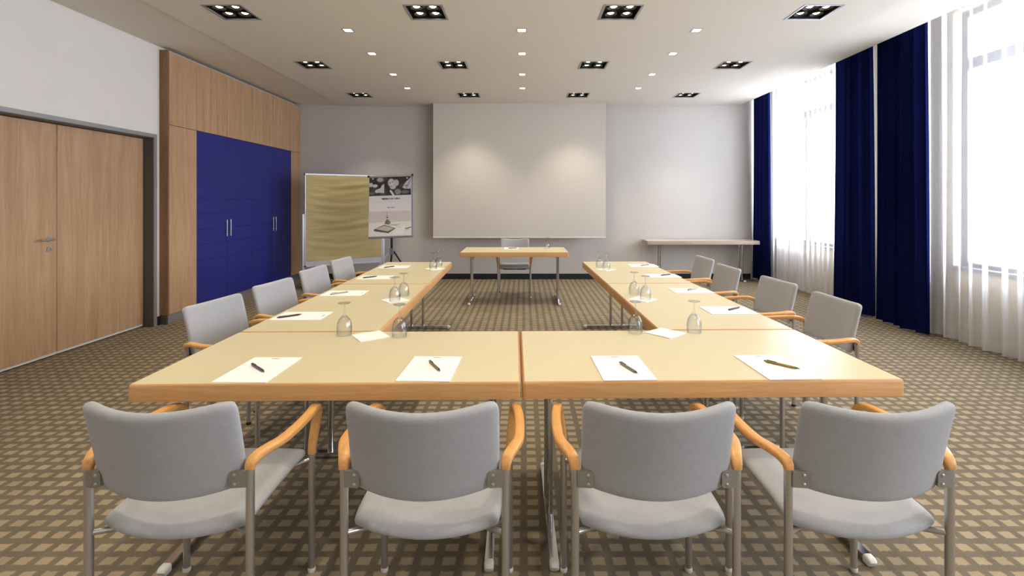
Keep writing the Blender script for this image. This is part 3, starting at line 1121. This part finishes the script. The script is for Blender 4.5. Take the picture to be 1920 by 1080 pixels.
for x, y, z, l in ((-0.937, 2.535, ZT, 'upturned wine glass on the left front table, left of the napkin'),
                (-0.640, 2.500, ZT, 'upturned wine glass on the left front table, right of the napkin'),
                (0.591, 2.570, ZT, 'upturned wine glass on the right front table, left of the napkin'),
                (0.906, 2.580, ZT, 'upturned wine glass on the right front table, right of the napkin'),
                (-0.893, 3.360, ZN, 'upturned wine glass of the middle pair on the left row, nearer one'),
                (-0.885, 3.580, ZT, 'upturned wine glass of the middle pair on the left row, farther one'),
                (0.855, 3.410, ZN, 'upturned wine glass of the middle pair on the right row, nearer one'),
                (0.826, 3.630, ZT, 'upturned wine glass of the middle pair on the right row, farther one'),
                (-0.925, 4.960, ZN, 'upturned wine glass of the far pair on the left row, nearer one'),
                (-0.912, 5.200, ZT, 'upturned wine glass of the far pair on the left row, farther one'),
                (0.838, 4.920, ZN, 'upturned wine glass of the far pair on the right row, nearer one'),
                (0.800, 5.120, ZT, 'upturned wine glass of the far pair on the right row, farther one'),
                (0.351, 7.230, ZT, 'upturned wine glass standing alone on the speaker table')):
    glass((x, y, z), 0, l, 'upturned wine glasses')

# ================================================================== PROJECTION SCREEN
scr = thing('projection_screen', 'large off-white roll-down projection screen in front of the end wall', 'screen', (-0.077, 8.73, 0.78))
bm = bmn()
box(bm, -1.63, 1.477, 8.729, 8.732, 0.80, ZC - 0.001)
obj('screen_cloth', bm, 'screen', scr, world=True)
bm = bmn()
box(bm, -1.63, 1.477, 8.722, 8.738, 0.778, 0.800, 0.004, 2)
obj('bottom_bar', bm, 'screen_bar', scr, world=True)

# ================================================================== PINBOARD
ax, ay, bx_, by_ = -3.575, 7.93, -2.505, 8.60
plen = math.hypot(bx_ - ax, by_ - ay)
pang = math.atan2(by_ - ay, bx_ - ax)
pb = thing('pinboard', 'mobile pinboard covered with creased brown kraft paper beside the cupboard', 'pinboard', ((ax + bx_) / 2, (ay + by_) / 2, 0), pang)
hl = plen / 2
bm = bmn()
box(bm, -hl + 0.01, hl - 0.01, 0.0, 0.022, 0.375, 1.885)
obj('board', bm, 'alu', pb)
bm = bmn()
# creased paper sheet
NX, NZ = 46, 60
rnd = random.Random(2)
gridv = []
ph = [rnd.uniform(0, 6.28) for _ in range(12)]
for i in range(NX + 1):
    col = []
    for j in range(NZ + 1):
        u, v = i / NX, j / NZ
        x = -hl + 0.016 + (2 * hl - 0.032) * u
        z = 0.455 + (1.872 - 0.455) * v
        w = 0.0
        for k in range(5):
            w += 0.0019 * math.sin((26 + 13 * k) * v + 2.2 * math.sin((2 + k) * u + ph[k]) + ph[k + 5])
        w *= min(1, 6 * u, 6 * (1 - u), 8 * (1 - v))
        col.append(bm.verts.new((x, -0.0115 + w, z)))
    gridv.append(col)
for i in range(NX):
    for j in range(NZ):
        bm.faces.new((gridv[i][j], gridv[i + 1][j], gridv[i + 1][j + 1], gridv[i][j + 1]))
obj('kraft_paper', bm, 'kraft', pb, smooth=180)
bm = bmn()
box(bm, -hl, hl, -0.014, 0.028, 1.875, 1.895)
box(bm, -hl, hl, -0.008, 0.028, 0.365, 0.385)
box(bm, -hl, -hl + 0.014, -0.008, 0.028, 0.385, 1.875)
box(bm, hl - 0.014, hl, -0.008, 0.028, 0.385, 1.875)
fr = obj('frame', bm, 'alu', pb)
for sx in (-1, 1):
    for z in (0.362, 1.872):
        bm = bmn()
        box(bm, sx * hl - 0.016, sx * hl + 0.016, -0.012, 0.032, z, z + 0.026, 0.004)
        obj('corner_cap', bm, 'black', fr)
    bm = bmn()
    xx = sx * (hl + 0.022)
    box(bm, xx - 0.016, xx + 0.016, -0.006, 0.026, 0.045, 1.23)
    lg = obj('post', bm, 'alu', pb)
    bm = bmn()
    sweep(bm, [(xx, -0.28, 0.028), (xx, 0.0, 0.052), (xx, 0.27, 0.028)], rrect_prof(0.04, 0.03, 0.006, 2))
    obj('foot_bar', bm, 'capwhite', lg)
    for e in (-0.27, 0.26):
        bm = bmn()
        box(bm, xx - 0.02, xx + 0.02, e - 0.02, e + 0.02, 0, 0.02, 0.004)
        obj('foot_pad', bm, 'black', lg)

# ================================================================== FLIPCHART
FCY = 7.58
fc = thing('flipchart', 'grey tripod flipchart with a printed poster in front of the pinboard', 'flipchart', (-2.075, FCY, 0))
tilt = Matrix.Translation((0, 0, 1.36)) @ Matrix.Rotation(math.radians(-2.2), 4, 'Y') @ Matrix.Rotation(math.radians(-9), 4, 'X') @ Matrix.Translation((0, 0, -1.36))
def fpart(name, bm, mat, parent=None, smooth=None):
    bmesh.ops.transform(bm, matrix=tilt, verts=bm.verts)
    return obj(name, bm, mat, parent or fc, smooth)
BW, Z0, Z1 = 0.345, 0.865, 1.855
bm = bmn()
box(bm, -BW, BW, 0.0, 0.02, Z0, Z1, 0.006, 2)
board = fpart('board', bm, 'flip_grey')
bm = bmn()
box(bm, -BW + 0.02, BW + 0.012, -0.045, 0.0, Z0, Z0 + 0.022, 0.003)
fpart('pen_tray', bm, 'flip_grey')
bm = bmn()
box(bm, -BW - 0.005, BW, -0.022, 0.0, Z1 - 0.03, Z1 + 0.004, 0.004, 2)
cl = fpart('clamp_bar', bm, 'alu')
for sx in (-1, 1):
    bm = bmn()
    tube(bm, [(sx * BW - 0.012, -0.03, Z1 - 0.012), (sx * BW + 0.012, -0.03, Z1 - 0.012)], 0.018, 12)
    fpart('clamp_knob', bm, 'black', cl, 40)
bm = bmn()
box(bm, -BW + 0.005, BW - 0.025, -0.010, -0.001, Z0 + 0.03, Z1 - 0.032)
pad_ = fpart('paper_pad', bm, 'paper')

# printed sheet: colours of the print stored per corner
def seg_d(px_, py_, a, b):
    vx, vy = b[0] - a[0], b[1] - a[1]
    t = max(0, min(1, ((px_ - a[0]) * vx + (py_ - a[1]) * vy) / (vx * vx + vy * vy)))
    return math.hypot(px_ - a[0] - t * vx, py_ - a[1] - t * vy)
def inside(x, y, P):
    c = False
    j = len(P) - 1
    for i in range(len(P)):
        if (P[i][1] > y) != (P[j][1] > y) and x < (P[j][0] - P[i][0]) * (y - P[i][1]) / (P[j][1] - P[i][1]) + P[i][0]:
            c = not c
        j = i
    return c
prnd = random.Random(5)
strokes1 = [(295 + 7.2 * k, prnd.uniform(4, 9)) for k in range(38) if k not in (24, 25)]
strokes3 = [(370 + 6.5 * k, prnd.uniform(3, 6)) for k in range(21)]
strokes2 = [(200 + 9 * k, prnd.uniform(2, 5)) for k in range(52) if k % 11 not in (7,)]
BLOBS = [(120, 225, 34, 34, .72), (185, 240, 40, 26, .78), (262, 150, 52, 36, .55), (430, 200, 50, 62, .80), (505, 205, 44, 50, .68), (458, 265, 48, 36, .72), (150, 130, 14, 14, .8),
         (530, 340, 52, 44, .35), (675, 138, 12, 12, .85), (640, 345, 60, 26, .22), (210, 325, 26, 24, .75), (130, 350, 60, 22, .16)]
DARK = [(410, 204, 13, 15), (448, 188, 12, 14), (434, 258, 20, 7), (180, 205, 34, 16), (660, 250, 30, 9)]
POLY1 = [(195, 345), (325, 350), (325, 215), (292, 230), (270, 275), (200, 300)]
POLY2 = [(600, 275), (650, 200), (735, 125), (735, 300), (640, 300)]
TAB_O = [(168, 888), (328, 820), (500, 878), (392, 946), (180, 912)]
TAB_I = [(200, 880), (330, 832), (475, 877), (385, 920)]
CONE = [(366, 738), (378, 738), (412, 772), (430, 805), (385, 822), (334, 806), (346, 768)]
def print_colour(x, y):
    if y < 390:
        c = 0.030 + 0.05 * max(0, math.sin(x * 0.021 + 1.3) * math.sin(y * 0.03 + x * 0.011))
        for bx0, by0, rx, ry, val in BLOBS:
            q = ((x - bx0) / rx) ** 2 + ((y - by0) / ry) ** 2
            k = max(0.0, min(1.0, (1.25 - q) / 0.7))
            c = c + (val * 0.85 - c) * k
        if inside(x, y, POLY1):
            c = 0.62
        if inside(x, y, POLY2):
            c = 0.52 + 0.12 * math.sin(x * 0.09 + y * 0.05)
        if seg_d(x, y, (425, 325), (470, 392)) < 15:
            c = 0.78
        if 15 <= seg_d(x, y, (448, 318), (492, 392)) < 17 or seg_d(x, y, (462, 318), (500, 392)) < 8:
            c = 0.02
        for bx0, by0, rx, ry in DARK:
            q = ((x - bx0) / rx) ** 2 + ((y - by0) / ry) ** 2
            if q < 1:
                c *= 0.25 + 0.5 * q
        return (c, c, c * 1.02)
    if y < 622:
        for sy, hh, st, val in ((440, 11, strokes1, 0.10), (481, 6, strokes2, 0.60), (570, 8, strokes3, 0.22)):
            if abs(y - sy) < hh:
                for sx, w in st:
                    if abs(x - sx) < w * 0.42:
                        return (val, val * 0.97, val)
        return (0.78, 0.77, 0.80)
    c = (0.64, 0.59, 0.58) if y < 790 + (x - 120) * -0.02 else (0.80, 0.77, 0.74)
    if inside(x, y, [(520, 860), (640, 845), (660, 900), (600, 960), (450, 965)]):
        c = (0.84, 0.84, 0.88)
    if seg_d(x, y, (365, 632), (372, 705)) < 3:
        c = (0.25, 0.24, 0.24)
    if inside(x, y, CONE):
        k = 0.10 + 0.16 * max(0, min(1, (x - 340) / 90))
        c = (k, k * 0.97, k * 0.94)
    if math.hypot(x - 372, y - 714) < 12:
        c = (0.03, 0.03, 0.03)
    if inside(x, y, TAB_O):
        c = (0.10, 0.09, 0.09)
    if inside(x, y, TAB_I):
        c = (0.55, 0.51, 0.46)
    for a, b, w, v in (((395, 828), (520, 826), 4, .3), ((500, 845), (580, 800), 3, .4), ((645, 890), (765, 862), 7, .14), ((640, 920), (690, 895), 3, .3), ((520, 865), (590, 862), 3, .5), ((418, 840), (424, 880), 3, .4)):
        if seg_d(x, y, a, b) < w:
            c = (v, v * 0.96, v * 0.93)
    return c
bm = bmn()
PX, PZ = 128, 172
lay = bm.loops.layers.float_color.new('print')
xw0, xw1, zt, zb = -BW + 0.006, BW - 0.026, Z1 - 0.032, Z0 + 0.031
vv = [[bm.verts.new((xw0 + (xw1 - xw0) * i / PX, -0.0106, zt + (zb - zt) * j / PZ)) for j in range(PZ + 1)] for i in range(PX + 1)]
for i in range(PX):
    for j in range(PZ):
        f = bm.faces.new((vv[i][j], vv[i + 1][j], vv[i + 1][j + 1], vv[i][j + 1]))
        cx, cy = 95 + 640 * (i + 0.5) / PX, 118 + 870 * (j + 0.5) / PZ
        c = print_colour(cx, cy)
        for lp in f.loops:
            lp[lay] = (c[0], c[1], c[2], 1.0)
fpart('printed_poster', bm, 'print', pad_)['label'] = 'printed poster, dark photograph above, small text and still life below'
# tripod
bm = bmn()
tube(bm, [(0.0, 0.055, 0.62), (-0.012, 0.06, 1.55)], 0.019, 12)
mast = obj('mast', bm, 'skirting', fc, smooth=40)
bm = bmn()
box(bm, -0.03, 0.03, 0.03, 0.09, 0.60, 0.70, 0.006)
obj('collar', bm, 'flip_grey', mast)
for (fx, fy, m_) in ((-0.46, -0.14, 'alu'), (0.46, 0.02, 'skirting'), (-0.20, 0.62, 'skirting')):
    bm = bmn()
    tube(bm, [(0.03 * (1 if fx > 0 else -1 if fx < -0.3 else 0), 0.055, 0.655), (fx, fy, 0.02)], 0.014, 10)
    lg = obj('leg', bm, m_, fc, smooth=40)
    bm = bmn()
    lathe(bm, [(0.0005, 0), (0.018, 0), (0.018, 0.018), (0.012, 0.03)], 10)
    bmesh.ops.translate(bm, verts=bm.verts, vec=(fx, fy, 0))
    obj('rubber_foot', bm, 'black', lg, smooth=40)
